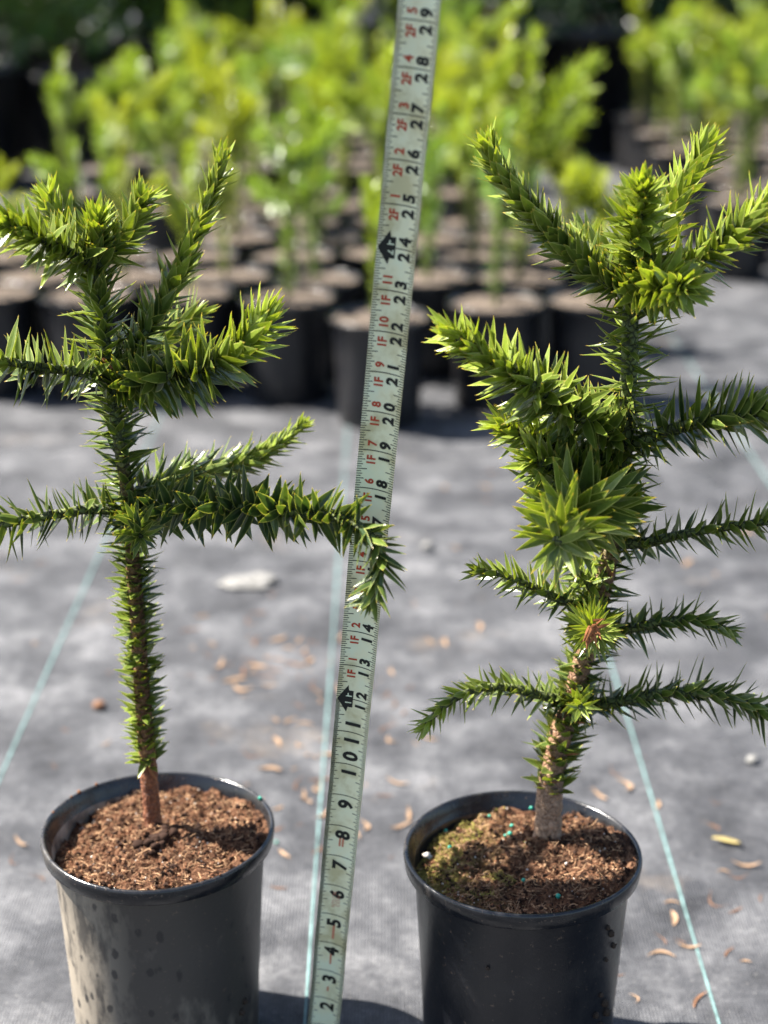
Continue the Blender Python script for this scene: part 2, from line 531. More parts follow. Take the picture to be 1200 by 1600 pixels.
def join_leaves(name, leaves, m, parent, templ=TEMPL, kind='stuff'):
    Vs, Fs, Cs, off = [], [], [], 0
    for M, age, _o, ti in leaves:
        V, E, Tt, Fc = templ[ti % len(templ)]
        Vs.append(V @ M[:3, :3].T + M[:3, 3])
        Cs.append(np.stack([E, Tt, np.full(len(E), age), np.ones(len(E))], 1))
        Fs += [tuple(i + off for i in f) for f in Fc]
        off += len(V)
    o = mesh_obj(name, np.concatenate(Vs), Fs, m, parent, False)
    at = o.data.color_attributes.new('leafdata', 'FLOAT_COLOR', 'POINT')
    at.data.foreach_set('color', np.concatenate(Cs).astype(np.float32).ravel())
    if kind:
        o['kind'] = kind
    return o
LEAF_MESH = {}
def leaf_mesh(ti, ageb, m):
    k = (ti, ageb, m)
    if k not in LEAF_MESH:
        V, E, Tt, Fc = TEMPL[ti]
        me = bpy.data.meshes.new('leaf')
        me.from_pydata([tuple(v) for v in V], [], Fc)
        at = me.color_attributes.new('leafdata', 'FLOAT_COLOR', 'POINT')
        at.data.foreach_set('color', np.stack([E, Tt, np.full(len(E), ageb / 9.0), np.ones(len(E))], 1).astype(np.float32).ravel())
        me.materials.append(MATS[m])
        LEAF_MESH[k] = me
    return LEAF_MESH[k]
def place_leaves(leaves, m, root, name_of_rest='foliage', limit=300):
    """the 300 leaves that show largest become objects, the rest one joined part"""
    camp = np.array([0, 0, H])
    sc_ = []
    for M, age, ow, ti in leaves:
        c = M[:3, 3] + M[:3, 1] * 0.5
        vd = c - camp; dist = np.linalg.norm(vd); vd /= dist
        W = np.linalg.norm(M[:3, 0]); L = np.linalg.norm(M[:3, 1])
        nrm = M[:3, 2] / np.linalg.norm(M[:3, 2])
        side = np.linalg.norm(np.cross(M[:3, 1] / L, vd))
        dep = vd[1] * cs - vd[2] * sn
        u = 600 + F * vd[0] / dep
        inside = 1.0 if -10 < u < 1210 else 0.05
        toward = 1.0 - 0.5 * np.dot(M[:3, 1] / L, vd)
        sc_.append(W * L * (0.25 + abs(np.dot(nrm, vd))) * side * toward * inside / dist ** 2)
    order = np.argsort(sc_)[::-1]
    for i in order[:limit]:
        M, age, ow, ti = leaves[i]
        o = bpy.data.objects.new('leaf', leaf_mesh(ti, int(round(age * 9)), m))
        C.objects.link(o)
        o.parent = ow
        o.matrix_local = Matrix(M.tolist())
    rest = [leaves[i] for i in order[limit:]]
    if rest:
        join_leaves(name_of_rest, rest, m, root)

# ------------------------------------------------------------------ ground
gs = 60.0
ground = mesh_obj('ground', [(-gs, -20, 0), (gs, -20, 0), (gs, 90, 0), (-gs, 90, 0)], [(0, 1, 2, 3)], 'ground')
tag(ground, kind='structure')
for k in range(-6, 7):           # tinted marker threads woven into the fabric
    x0 = 0.252 + 0.311 * k
    vv, ff = [], []
    for i in range(81):
        y = 0.3 + i * 0.11
        w = 0.0009 + 0.0004 * noise.noise(Vector((y * 9, k, 0)))
        xx = x0 + 0.0025 * noise.noise(Vector((y * 1.3, k * 3.1, 2)))
        vv += [(xx - w, y, 0.0004), (xx - w, y, 0.0013), (xx + w, y, 0.0013), (xx + w, y, 0.0004)]
        if i:
            a, b = (i - 1) * 4, i * 4
            ff += [(a, b, b + 1, a + 1), (a + 1, b + 1, b + 2, a + 2), (a + 2, b + 2, b + 3, a + 3)]
    mesh_obj('marker_thread', vv, ff, 'stripe', ground)

# ------------------------------------------------------------------ pots and soil
PH, PR = 0.175, 0.0825
def pot_meshes(n=72):
    body = [(0.0645, 0.0), (0.0665, 0.003), (0.0685, 0.05), (0.0716, 0.11), (0.0748, 0.1625), (0.0756, 0.1640),
            (0.0752, 0.1620), (0.0737, 0.155), (0.0708, 0.11), (0.0675, 0.05), (0.0655, 0.006)]
    rim = [(0.0750, 0.1632), (0.0804, 0.1632), (0.0814, 0.1642), (0.0824, 0.1722), (0.0821, 0.1742), (0.0812, 0.1752),
           (0.0799, 0.1752), (0.0790, 0.1742), (0.0774, 0.1680), (0.0750, 0.1632)]
    return revolve(body, n, True, True), revolve(rim, n)
def wobble(verts, amp, seed):
    out = []
    for x, y, z in verts:
        a = math.atan2(y, x)
        k = 1 + amp * (math.sin(2 * a + seed) * 0.7 + 0.4 * math.sin(3 * a + seed * 2)) * (z / PH)
        out.append((x * k, y * k, z + 0.0008 * math.sin(2 * a + 1 + seed) * (z / PH)))
    return out
def chunk(c, r, g, squash=0.7):
    d = [(1, 0, 0), (-1, 0, 0), (0, 1, 0), (0, -1, 0), (0, 0, 1), (0, 0, -1)]
    q = g.normal(size=4); q /= np.linalg.norm(q)
    R = np.array(Matrix(((1, 0, 0), (0, 1, 0), (0, 0, 1))).to_quaternion().to_matrix())
    from mathutils import Quaternion
    R = np.array(Quaternion(q).to_matrix())
    v = [tuple(np.array(c) + R @ (np.array(a) * r * g.uniform(0.55, 1.2) * np.array((1, 0.8, squash)))) for a in d]
    f = [(0, 2, 4), (2, 1, 4), (1, 3, 4), (3, 0, 4), (2, 0, 5), (1, 2, 5), (3, 1, 5), (0, 3, 5)]
    return v, f
def join_chunks(name, items, m, parent, kind='stuff', smooth=False):
    V, Fc = [], []
    for v, f in items:
        o = len(V); V += v; Fc += [tuple(i + o for i in q) for q in f]
    o = mesh_obj(name, V, Fc, m, parent, smooth)
    if kind:
        o['kind'] = kind
    return o
def fibre(c, L, r, g, tilt=0.5):
    a = g.uniform(0, 6.28); e = g.uniform(-0.1, tilt)
    d = np.array((math.cos(a) * math.cos(e), math.sin(a) * math.cos(e), math.sin(e)))
    b = np.cross(d, (0, 0, 1)); b /= np.linalg.norm(b); c2 = np.cross(b, d)
    bow = g.normal(0, 0.18) * L
    V, Fc = [], []
    for k in range(4):
        t = k / 3 - 0.5
        p = np.array(c) + d * t * L + b * bow * (1 - 4 * t * t) 
        rr = r * (1 - 0.5 * abs(2 * t))
        for j in range(3):
            an = j * 2.094
            V.append(tuple(p + (b * math.cos(an) + c2 * math.sin(an)) * rr))
    for k in range(3):
        for j in range(3):
            jj = (j + 1) % 3
            Fc.append((k * 3 + j, k * 3 + jj, k * 3 + 3 + jj, k * 3 + 3 + j))
    Fc += [(2, 1, 0), (9, 10, 11)]
    return V, Fc
def soil_height(x, y, seed, stem):
    r = math.hypot(x, y)
    d = math.hypot(x - stem[0], y - stem[1])
    v = Vector((x * 28, y * 28, seed))
    h = 0.0055 * noise.noise(v) + 0.0035 * noise.noise(v * 3.1) + 0.0022 * noise.noise(v * 8.0) + 0.0013 * noise.noise(v * 19)
    h += 0.006 * math.exp(-(d / 0.018) ** 2)
    return 0.1650 + 1.35 * h + 0.105 * x - 0.010 * y - 0.002 * (r / 0.07) ** 4
def rin(z): return float(np.interp(z, [.150, .155, .1632, .1680, .1742], [.0734, .0737, .0750, .0774, .0790]))
def front_soil(parent, seed, stem, mossy):
    V, Fc, nr, na = [], [], 44, 120
    for k in range(nr + 1):
        for i in range(na):
            a = 2 * math.pi * i / na
            r = (rin(soil_height(.074 * math.cos(a), .074 * math.sin(a), seed, stem)) + 0.0004) * k / nr
            x, y = r * math.cos(a), r * math.sin(a)
            V.append((x, y, soil_height(x, y, seed, stem)))
    for k in range(nr):
        for i in range(na):
            j = (i + 1) % na
            Fc.append((k * na + i, k * na + j, (k + 1) * na + j, (k + 1) * na + i))
    soil = mesh_obj('soil', V, Fc, 'soil_mossy' if mossy else 'soil', parent, False)
    g = np.random.default_rng(seed)
    def spot(rmax=0.0725):
        r = rmax * math.sqrt(g.uniform()); a = g.uniform(0, 6.283)
        x, y = r * math.cos(a), r * math.sin(a)
        return x, y, soil_height(x, y, seed, stem)
    for nm, n, r0, r1 in (('crumb_dark', 1100, 0.0006, 0.0032), ('crumb_mid', 1300, 0.0006, 0.0022), ('crumb_tan', 800, 0.0005, 0.0015)):
        it = []
        for _ in range(n):
            x, y, z = spot()
            r = r0 + (r1 - r0) * g.uniform() ** 2.2
            it.append(chunk((x, y, z + r * 0.25), r, g))
        join_chunks('soil_crumbs', it, nm, soil)
    for nm, n in (('crumb_tan', 900), ('crumb_mid', 700)):
        it = []
        for _ in range(n):
            x, y, z = spot(0.069)
            it.append(fibre((x, y, z + 0.0009), g.uniform(0.003, 0.010), g.uniform(0.00016, 0.0004), g))
        join_chunks('soil_fibres', it, nm, soil)
    it = []
    for _ in range(70):
        x, y, z = spot()
        it.append(chunk((x, y, z + 0.0005), g.uniform(0.0005, 0.0013), g, 0.9))
    join_chunks('perlite_grains', it, 'perlite', soil)
    if mossy:
        it = []
        while len(it) < 1500:
            x, y, z = spot()
            w = noise.noise(Vector((x * 45, y * 45, 4.0))) * 0.5 + 0.5
            if x < 0.004 and w > 0.46 + (x + 0.05) * 4 and y > -0.040:
                it.append(fibre((x, y, z + 0.001), g.uniform(0.0015, 0.0045), g.uniform(0.0002, 0.0004), g, 1.2))
        join_chunks('moss_patch', it, 'moss', soil)
    return soil
def ball(name, c, r, m, parent, g, sub=1, amp=0.15, squash=1.0):
    bm = bmesh.new()
    bmesh.ops.create_icosphere(bm, subdivisions=sub, radius=r)
    for v in bm.verts:
        k = 1 + amp * noise.noise(v.co * (1.6 / r) + Vector((c[0] * 91, c[1] * 91, 3)))
        v.co = Vector((v.co.x * k, v.co.y * k, v.co.z * k * squash)) + Vector(c)
    me = bpy.data.meshes.new(name); bm.to_mesh(me); bm.free()
    me.polygons.foreach_set('use_smooth', [True] * len(me.polygons))
    me.materials.append(MATS[m])
    o = bpy.data.objects.new(name, me); C.objects.link(o); o.parent = parent
    return o

def front_pot(root, m, seed):
    (bv, bf), (rv, rf) = pot_meshes(96)
    pot = mesh_obj('pot', wobble(bv, 0.004, seed), bf, m, root, True)
    rim = mesh_obj('rim', wobble(rv, 0.004, seed), rf, 'pot_rim', pot, True)
    return pot, rim

# ------------------------------------------------------------------ the two potted trees in front
PX = 0.000405                       # metres per photo pixel at the plants
def sp(len_, wid, ang, age, dens, tk=(0, 0.5, 1), lift=0.0, jit=11):
    return dict(len=[v * PX for v in len_], wid=[v * PX for v in wid], ang=ang, age=age, dens=dens * 1.22, tk=tk, lift=lift, jit=jit)

def build_tree(root, O, trunk_px, trunk_r, trunk_data, trunk_specs, branches, Y0, seed):
    """trunk_px: (u, v, dY); branches: dict(pts, r, spec)"""
    loc = lambda u, v, dy: P(u, v, Y0 + dy) - O
    leaves = []
    tp = Path([loc(*q) for q in trunk_px], 16)
    trunk = stem_obj('trunk', tp, trunk_r, root, 14, 0.16, trunk_data)
    for k, (a, b, s) in enumerate(trunk_specs):
        leaves_on(tp, s, trunk_r, leaves, trunk, a * tp.L, b * tp.L, seed + 100 + k)
    for k, br in enumerate(branches):
        bp = Path([loc(*q) for q in br['pts']], 12)
        r0, r1 = br['r'][0] * PX, br['r'][1] * PX
        rf = lambda t, r0=r0, r1=r1: r0 + (r1 - r0) * t
        w = br.get('wood', 0.0)
        b = stem_obj('branch', bp, rf, root, 8, 0.12, lambda t, w=w: (w * (1 - t), 0.6))
        leaves_on(bp, br['spec'], rf, leaves, b, br.get('s0', 0.03) * bp.L, bp.L, seed + k)
        if br.get('bud', True):     # closing tuft of small leaves at the tip
            s = br['spec']
            tuft = dict(len=[s['len'][-1] * 0.9, s['len'][-1] * 0.6], wid=[s['wid'][-1] * 0.85, s['wid'][-1] * 0.5], ang=[38, 8],
                        age=[s['age'][-1], min(1, s['age'][-1] + 0.15)], dens=12 / (0.02 * bp.L), tk=(0, 1), jit=8)
            leaves_on(bp, tuft, rf, leaves, b, 0.98 * bp.L, bp.L, seed + 50 + k)
    return leaves, trunk

# --- left tree
g1 = np.random.default_rng(21)
rimc = D(247, 1292, F * 2 * PR / 363.0)
O1 = Vector((rimc.x, rimc.y, 0))
left = empty('potted_tree', O1)
tag(left, 'slender spiky monkey puzzle sapling with bare red-brown stem base in dusty black pot', 'potted tree')
pot, rim = front_pot(left, 'pot_dusty', 0.6)
Y1 = 1.047
stem1 = G(241, 1312, 0.167) - O1
soil = front_soil(left, 5, (stem1.x, stem1.y), False)
for _ in range(26):                 # dark clods heaped at the stem foot
    a = g1.uniform(-2.6, 0.6); d = g1.uniform(0.005, 0.020)
    x, y = stem1.x + math.cos(a) * d, stem1.y + math.sin(a) * d
    ball('soil_clod', (x, y, soil_height(x, y, 5, (stem1.x, stem1.y)) + 0.001), g1.uniform(0.0015, 0.0042), 'crumb_dark', soil, g1, 2, 0.5, 0.8)
for a, z, r in [(-0.95, 0.02, .0032), (-0.9, 0.03, .004), (-0.7, 0.036, .003), (-1.0, 0.012, .0042), (-0.75, 0.018, .0036), (-0.55, 0.045, .0026),
                (-1.15, 0.022, .0028), (-0.62, 0.03, .0036), (-0.5, 0.052, .0022), (-2.5, 0.02, .0024), (-2.6, 0.012, .003), (-2.4, 0.006, .0032)]:
    rr = 0.0668 + 0.0072 * z / 0.15
    ball('mud_clod', (rr * math.cos(a), rr * math.sin(a), z), r, 'mud', pot, g1, 2, 0.6)
for a, r in [(-1.85, .0016), (-1.8, .0011), (-2.05, .0009), (2.5, .0018), (2.6, .0012), (2.9, .0012), (2.3, .0014), (-0.9, .001)]:
    ball('soil_speck', (0.0803 * math.cos(a), 0.0803 * math.sin(a), 0.1758), r, 'crumb_mid', rim, g1, 1, 0.4)
ball('fertilizer_pellet', (0.0795 * math.cos(0.5), 0.0795 * math.sin(0.5), 0.1765), 0.0016, 'pellet', rim, g1, 2, 0.05)

def tr1(t): return (16.0 - 7.5 * t) * PX
def td1(t):
    return (float(np.interp(t, [0, .13, .17, .55, .7], [1, 1, .85, .6, .0])), 0.95)
trunk1 = [(243, 1318, 0), (236, 1250, 0), (231, 1190, 0), (222, 1080, 0), (215, 980, 0), (208, 880, 0), (200, 780, 0),
          (184, 670, 0), (168, 570, .002), (157, 480, .004), (148, 405, .004), (150, 360, .004)]
ts1 = [(0.145, 0.50, sp((34, 38, 42), (15, 16, 15), [62, 66, 70], [.5, .40, .28], 1900)),
       (0.50, 0.77, sp((46, 52, 56), (13, 14, 15), [74, 72, 66], [.22, .2, .24], 1250)),
       (0.77, 0.985, sp((60, 62, 58), (14, 16, 18), [66, 60, 46], [.26, .34, .5], 1150))]
low = dict(tk=(0, .5, 1))
br1 = [
    # crown: four arms and the leader
    dict(pts=[(150, 415, 0), (105, 392, -.015), (60, 372, -.030), (12, 350, -.045)], r=(8, 5), spec=sp((56, 64, 54), (17, 20, 17), [66, 55, 38], [.4, .55, .75], 1500)),
    dict(pts=[(148, 410, 0), (115, 378, .008), (90, 342, .014), (77, 314, .016)], r=(8, 5), spec=sp((50, 56, 48), (16, 18, 15), [62, 48, 30], [.45, .6, .8], 1500)),
    dict(pts=[(150, 405, .002), (150, 375, .0), (151, 345, -.004)], r=(8, 5), spec=sp((56, 54, 42), (17, 17, 14), [60, 42, 24], [.5, .7, .95], 2100)),
    dict(pts=[(152, 415, 0), (180, 385, .006), (205, 350, .010), (221, 314, .010)], r=(8, 5), spec=sp((54, 56, 50), (17, 18, 16), [62, 50, 32], [.4, .5, .65], 1500)),
    # shoulder: left arm, long upright shoot, broad right arm
    dict(pts=[(170, 592, 0), (120, 580, -.018), (60, 574, -.030), (-5, 560, -.040), (-60, 545, -.05)], r=(9, 6), spec=sp((46, 64, 58), (14, 18, 16), [76, 72, 55], [.3, .3, .5], 900, lift=.08)),
    dict(pts=[(182, 590, 0), (228, 520, .004), (272, 440, .006), (308, 355, .006), (333, 295, .004), (345, 256, .002)], r=(8, 4), spec=sp((58, 56, 46), (20, 21, 14), [62, 32, 20], [.22, .42, .75], 950, tk=(0, .35, 1))),
    dict(pts=[(180, 600, 0), (240, 592, -.024), (310, 578, -.040), (370, 548, -.046), (412, 505, -.044)], r=(9, 6), spec=sp((58, 72, 62), (20, 25, 19), [70, 60, 36], [.18, .34, .95], 1150, tk=(0, .6, 1))),
    dict(pts=[(176, 600, 0), (215, 560, .03), (262, 525, .05), (300, 495, .06)], r=(8, 5), spec=sp((56, 60, 50), (16, 18, 14), [70, 60, 40], [.2, .25, .4], 900)),
    # lower whorl
    dict(pts=[(206, 775, 0), (270, 748, .022), (340, 732, .040), (405, 712, .05), (440, 692, .054), (474, 664, .056)], r=(9, 4), spec=sp((56, 60, 26), (15, 16, 10), [62, 42, 30], [.18, .3, .8], 1050, tk=(0, .5, 1), lift=.1)),
    dict(pts=[(200, 800, 0), (140, 796, -.012), (75, 806, -.022), (0, 822, -.030), (-55, 850, -.036)], r=(9, 6), spec=sp((48, 58, 50), (16, 18, 15), [74, 72, 56], [.1, .16, .4], 820)),
    dict(pts=[(210, 800, 0), (290, 792, -.030), (380, 794, -.062), (470, 802, -.092), (540, 812, -.112), (582, 840, -.124), (596, 885, -.130), (580, 935, -.134)],
         r=(10, 6), spec=sp((52, 62, 48, 46), (16, 21, 16, 15), [74, 72, 64, 42], [.0, .02, .12, .3], 800, tk=(0, .45, .75, 1))),  # leaf ages kept low to paint this arm's shaded side dark
    dict(pts=[(204, 800, 0), (214, 822, -.03), (220, 838, -.055)], r=(9, 6), spec=sp((44, 46, 38), (13, 13, 11), [78, 66, 44], [.1, .12, .2], 1100)),
]
lv, trk = build_tree(left, O1, trunk1, tr1, td1, ts1, br1, Y1, 300)
place_leaves(lv, 'leaf_front', left)

# --- right tree
rimc = D(816, 1341, F * 2 * PR / 369.0 * 0.995)
O2 = Vector((rimc.x, rimc.y, 0))
right = empty('potted_tree', O2)
tag(right, 'bushy spiky monkey puzzle sapling with thick pale trunk and mossy soil in black pot', 'potted tree')
pot2, rim2 = front_pot(right, 'pot_clean', 2.2)
Y2 = 1.030
stem2 = G(853, 1340, 0.166) - O2
soil2 = front_soil(right, 11, (stem2.x, stem2.y), True)
g2 = np.random.default_rng(33)
for u, v in [(697, 1285), (800, 1281), (797, 1291), (765, 1266), (703, 1318), (818, 1375), (872, 1403), (830, 1257), (790, 1295)]:
    q = G(u, v, 0.167) - O2
    ball('fertilizer_pellet', (q.x, q.y, soil_height(q.x, q.y, 11, (stem2.x, stem2.y)) + 0.0016), g2.uniform(.0012, .0020), 'pellet', soil2, g2, 2, 0.08)
q = G(659, 1342, 0.165) - O2
ball('pebble', (q.x + .004, q.y, 0.168), 0.0030, 'perlite', soil2, g2, 2, 0.7, 0.7)
for a, z, r in [(-0.75, .145, .0018), (-0.68, .138, .0026), (-0.6, .125, .0022), (-0.72, .118, .0016), (-0.66, .08, .003), (-0.6, .07, .0034), (-0.7, .062, .003),
                (-0.55, .05, .003), (-0.62, .04, .0038), (-0.5, .03, .004), (-0.75, .09, .0018), (-0.8, .075, .0022), (-1.9, .07, .0016), (-1.95, .125, .0014)]:
    rr = 0.0668 + 0.0078 * z / 0.16
    ball('mud_clod', (rr * math.cos(a), rr * math.sin(a), z), r, 'mud', pot2, g2, 2, 0.6)
def tr2(t): return float(np.interp(t, [0, .05, .16, .3, .6, 1], [34, 25, 21, 18, 15, 12])) * PX
def td2(t):
    return (float(np.interp(t, [0, .13, .5, .62], [1, 1, .8, .0])), float(np.interp(t, [0, .11, .2, .4], [.05, .15, .55, .6])))
trunk2 = [(853, 1345, 0), (857, 1280, 0), (862, 1215, 0), (876, 1150, 0), (893, 1095, 0), (914, 1020, 0), (932, 950, 0), (950, 880, 0),
          (966, 790, 0), (976, 690, 0), (983, 580, 0), (986, 490, 0), (992, 430, 0), (996, 395, 0)]
ts2 = [(0.125, 0.33, sp((40, 50, 50), (20, 19, 17), [58, 62, 68], [.45, .32, .24], 1550)),
       (0.33, 0.60, sp((46, 50, 54), (14, 13, 12), [74, 76, 80], [.2, .2, .24], 1250)),
       (0.60, 0.92, sp((60, 66, 64), (11, 10, 12), [84, 84, 78], [.3, .4, .45], 1200)),
       (0.92, 0.99, sp((60, 58), (18, 18), [60, 46], [.5, .55], 1500, tk=(0, 1)))]
br2 = [
    # crown arms
    dict(pts=[(984, 462, 0), (925, 425, .004), (865, 368, .008), (810, 305, .010), (776, 262, .010), (763, 234, .010)], r=(11, 6), spec=sp((52, 52, 48), (21, 22, 17), [60, 42, 24], [.34, .34, .8], 1250)),
    dict(pts=[(992, 420, 0), (994, 365, -.012), (1000, 322, -.024), (1004, 296, -.034)], r=(11, 7), spec=sp((56, 60, 44), (19, 20, 16), [58, 46, 30], [.6, .7, .85], 1900)),
    dict(pts=[(998, 420, 0), (1030, 362, .018), (1062, 300, .026), (1086, 262, .030), (1100, 230, .032)], r=(10, 6), spec=sp((56, 58, 50), (19, 20, 16), [58, 42, 26], [.5, .62, .8], 1450)),
    dict(pts=[(992, 448, 0), (1050, 425, -.006), (1110, 392, -.012), (1165, 352, -.016), (1225, 315, -.02), (1270, 290, -.02)], r=(11, 7), spec=sp((56, 62, 56), (20, 22, 18), [62, 56, 36], [.5, .6, .75], 1400)),
    dict(pts=[(992, 452, 0), (1022, 446, -.022), (1048, 446, -.038), (1070, 448, -.05)], r=(10, 7), spec=sp((52, 60, 50), (20, 22, 18), [66, 62, 44], [.5, .6, .65], 1700)),
    dict(pts=[(990, 452, 0), (960, 425, .03), (935, 395, .05), (905, 365, .07)], r=(9, 6), spec=sp((48, 52, 44), (16, 18, 14), [62, 50, 32], [.35, .4, .5], 1100)),
    # second whorl
    dict(pts=[(974, 690, 0), (905, 650, -.022), (835, 605, -.040), (765, 560, -.052), (705, 520, -.060)], r=(12, 7), spec=sp((62, 72, 46), (18, 20, 13), [66, 60, 34], [.36, .55, .8], 1500)),
    dict(pts=[(970, 725, 0), (905, 705, -.010), (840, 685, -.020), (785, 664, -.028)], r=(11, 7), spec=sp((58, 64, 44), (20, 21, 14), [64, 56, 34], [.36, .5, .7], 1400)),
    dict(pts=[(978, 700, 0), (1035, 676, -.012), (1095, 660, -.022), (1160, 648, -.030), (1230, 636, -.036), (1290, 630, -.04)], r=(11, 7), spec=sp((54, 72, 66), (18, 23, 20), [74, 66, 50], [.22, .36, .5], 900, lift=.03)),
    # big arm reaching to the front and down
    dict(pts=[(962, 800, 0), (930, 790, -.030), (900, 800, -.062), (880, 824, -.092), (870, 846, -.112)], r=(14, 8), spec=sp((82, 106, 62), (24, 28, 17), [70, 74, 62], [.25, .34, .5], 1000, lift=.32, jit=17), bud=False),
    dict(pts=[(966, 770, 0), (915, 752, -.020), (868, 735, -.040), (835, 715, -.05)], r=(11, 7), spec=sp((66, 76, 56), (21, 23, 16), [66, 58, 40], [.28, .36, .5], 1100)),
    # thin lower twigs
    dict(pts=[(958, 850, 0), (1010, 848, -.010), (1070, 834, -.018), (1130, 824, -.024), (1200, 815, -.03), (1260, 808, -.03)], r=(9, 5), spec=sp((42, 48, 48), (15, 17, 17), [70, 66, 54], [.2, .3, .45], 700)),
    dict(pts=[(936, 945, 0), (880, 938, -.014), (830, 916, -.022), (785, 898, -.028), (748, 891, -.032)], r=(9, 4), spec=sp((44, 48, 32), (12, 12, 11), [66, 58, 40], [.2, .3, .5], 760)),
    dict(pts=[(928, 990, 0), (980, 984, -.008), (1040, 970, -.016), (1095, 968, -.020), (1136, 984, -.024)], r=(9, 5), spec=sp((44, 48, 42), (13, 14, 14), [62, 58, 44], [.12, .14, .25], 800)),
    dict(pts=[(926, 975, 0), (926, 978, -.020), (926, 982, -.040), (927, 986, -.056)], r=(10, 6), spec=sp((50, 54, 42), (9, 9, 8), [74, 68, 56], [.4, .55, .7], 2600), bud=False),
    dict(pts=[(896, 1098, 0), (840, 1085, -.012), (785, 1073, -.020), (735, 1080, -.028), (692, 1105, -.034), (660, 1138, -.038)], r=(9, 5), spec=sp((38, 44, 32), (12, 13, 11), [64, 60, 44], [.14, .30, .75], 800)),
    dict(pts=[(896, 1108, 0), (960, 1098, -.010), (1030, 1084, -.018), (1100, 1082, -.024), (1160, 1096, -.028), (1215, 1122, -.030), (1260, 1150, -.03)], r=(10, 6), spec=sp((44, 54, 46), (14, 15, 14), [64, 60, 52], [.1, .12, .2], 760)),
    dict(pts=[(900, 1090, 0), (905, 1098, -.02), (908, 1106, -.035)], r=(9, 5), spec=sp((34, 36, 30), (11, 11, 9), [76, 64, 50], [.35, .4, .5], 900), bud=False),
    dict(pts=[(934, 940, 0), (915, 905, -.012), (888, 880, -.02)], r=(8, 5), spec=sp((44, 46, 36), (11, 12, 10), [74, 66, 46], [.3, .4, .5], 900)),
]
lv2, trk2 = build_tree(right, O2, trunk2, tr2, td2, ts2, br2, Y2, 700)
place_leaves(lv2, 'leaf_front', right)
# withered brown leaves hanging on the two trunks
for trunkobj, OO, YY, spots in ((trk2, O2, Y2, [(868, 1190), (884, 1180), (850, 1225), (966, 868), (960, 858), (952, 905), (905, 1075), (890, 1130), (918, 985), (930, 978), (933, 990), (926, 970), (922, 978), (930, 984), (926, 986), (928, 990), (920, 990), (934, 982), (924, 982), (929, 975)]),
                                (trk, O1, Y1, [(160, 560), (166, 572), (232, 1200), (226, 1195)])):
    for i, (u, v) in enumerate(spots):
        q = P(u, v, YY - (0.060 if 915 <= u <= 936 else 0.007)) - OO
        V, E, Tt, Fc = TEMPL[i % 4]
        a = random.uniform(0, 6.28)
        d = Vector((math.cos(a), -0.5, math.sin(a) * 0.9)).normalized()
        x = d.cross(Vector((0, 1, 0.2))).normalized(); z = x.cross(d)
        L, W = random.uniform(22, 36) * PX, random.uniform(5, 8) * PX
        mesh_obj('withered_leaf', [q + x * (p[0] * W) + d * (p[1] * L) + z * (p[2] * L * 0.6) for p in V], Fc, 'dead_leaf', trunkobj)

# ------------------------------------------------------------------ tape measure
INCH = 0.0254
pt = D(655.0 - 5.2, 70, 0.8995); pb = D(511.5, 1540, 1.192)
ax = (pt - pb).normalized()
step = (pt - pb).length / 26.0
org = pb - ax * step * 2.5
view = (org + ax * step * 15 - Vector((0, 0, H))).normalized()
wx_ = ax.cross(view).normalized() * -1
if wx_.x < 0: wx_ = -wx_
rot = Matrix.Rotation(math.radians(-14), 3, ax)     # turned a little to the left, towards the light
wx_ = rot @ wx_
nn = wx_.cross(ax).normalized()
if nn.dot(view) > 0: nn = -nn
TW = 0.0236 / 2
SAG = 0.0026
tape = empty('tape_measure', org)
tag(tape, 'pale green steel tape measure blade standing upright between the two potted trees', 'tape measure')
def tp_(s, w, lift=0.0):            # s inches up the blade, w in -1..1 across
    k = w * w
    wob = 0.0006 * noise.noise(Vector((s * 0.35, 3.3, 0)))
    edge = 1 + 0.010 * noise.noise(Vector((s * 1.1, 9 * (1 if w > 0 else -1), 0))) * abs(w)
    return ax * (s * step) + wx_ * (w * TW * edge + wob) + nn * (SAG * (k - 0.5) + lift)
S0, S1 = -0.02, 34.0
V, Fc = [], []
ns, nw = 240, 10
for side in (0, 1):
    for i in range(ns + 1):
        s = S0 + (S1 - S0) * i / ns
        for j in range(nw + 1):
            V.append(tp_(s, -1 + 2 * j / nw, -0.00022 * side))
st_ = (ns + 1) * (nw + 1)
for i in range(ns):
    for j in range(nw):
        a = i * (nw + 1) + j
        Fc.append((a, a + 1, a + nw + 2, a + nw + 1))
        Fc.append((st_ + a, st_ + a + nw + 1, st_ + a + nw + 2, st_ + a + 1))
    for j in (0, nw):
        a = i * (nw + 1) + j; b = a + nw + 1
        Fc.append((a, b, st_ + b, st_ + a))
blade = mesh_obj('blade', V, Fc, 'tape', tape, True)
# end hook on the ground
hv = [tp_(0.0, w, l) for l in (0.0, 0.006) for w in (-0.8, 0.8)] + [tp_(0.05, w, l) for l in (0.0, 0.006) for w in (-0.8, 0.8)]
mesh_obj('end_hook', hv, [(0, 1, 3, 2), (4, 6, 7, 5), (0, 4, 5, 1), (2, 3, 7, 6), (0, 2, 6, 4), (1, 5, 7, 3)], 'stone', tape)
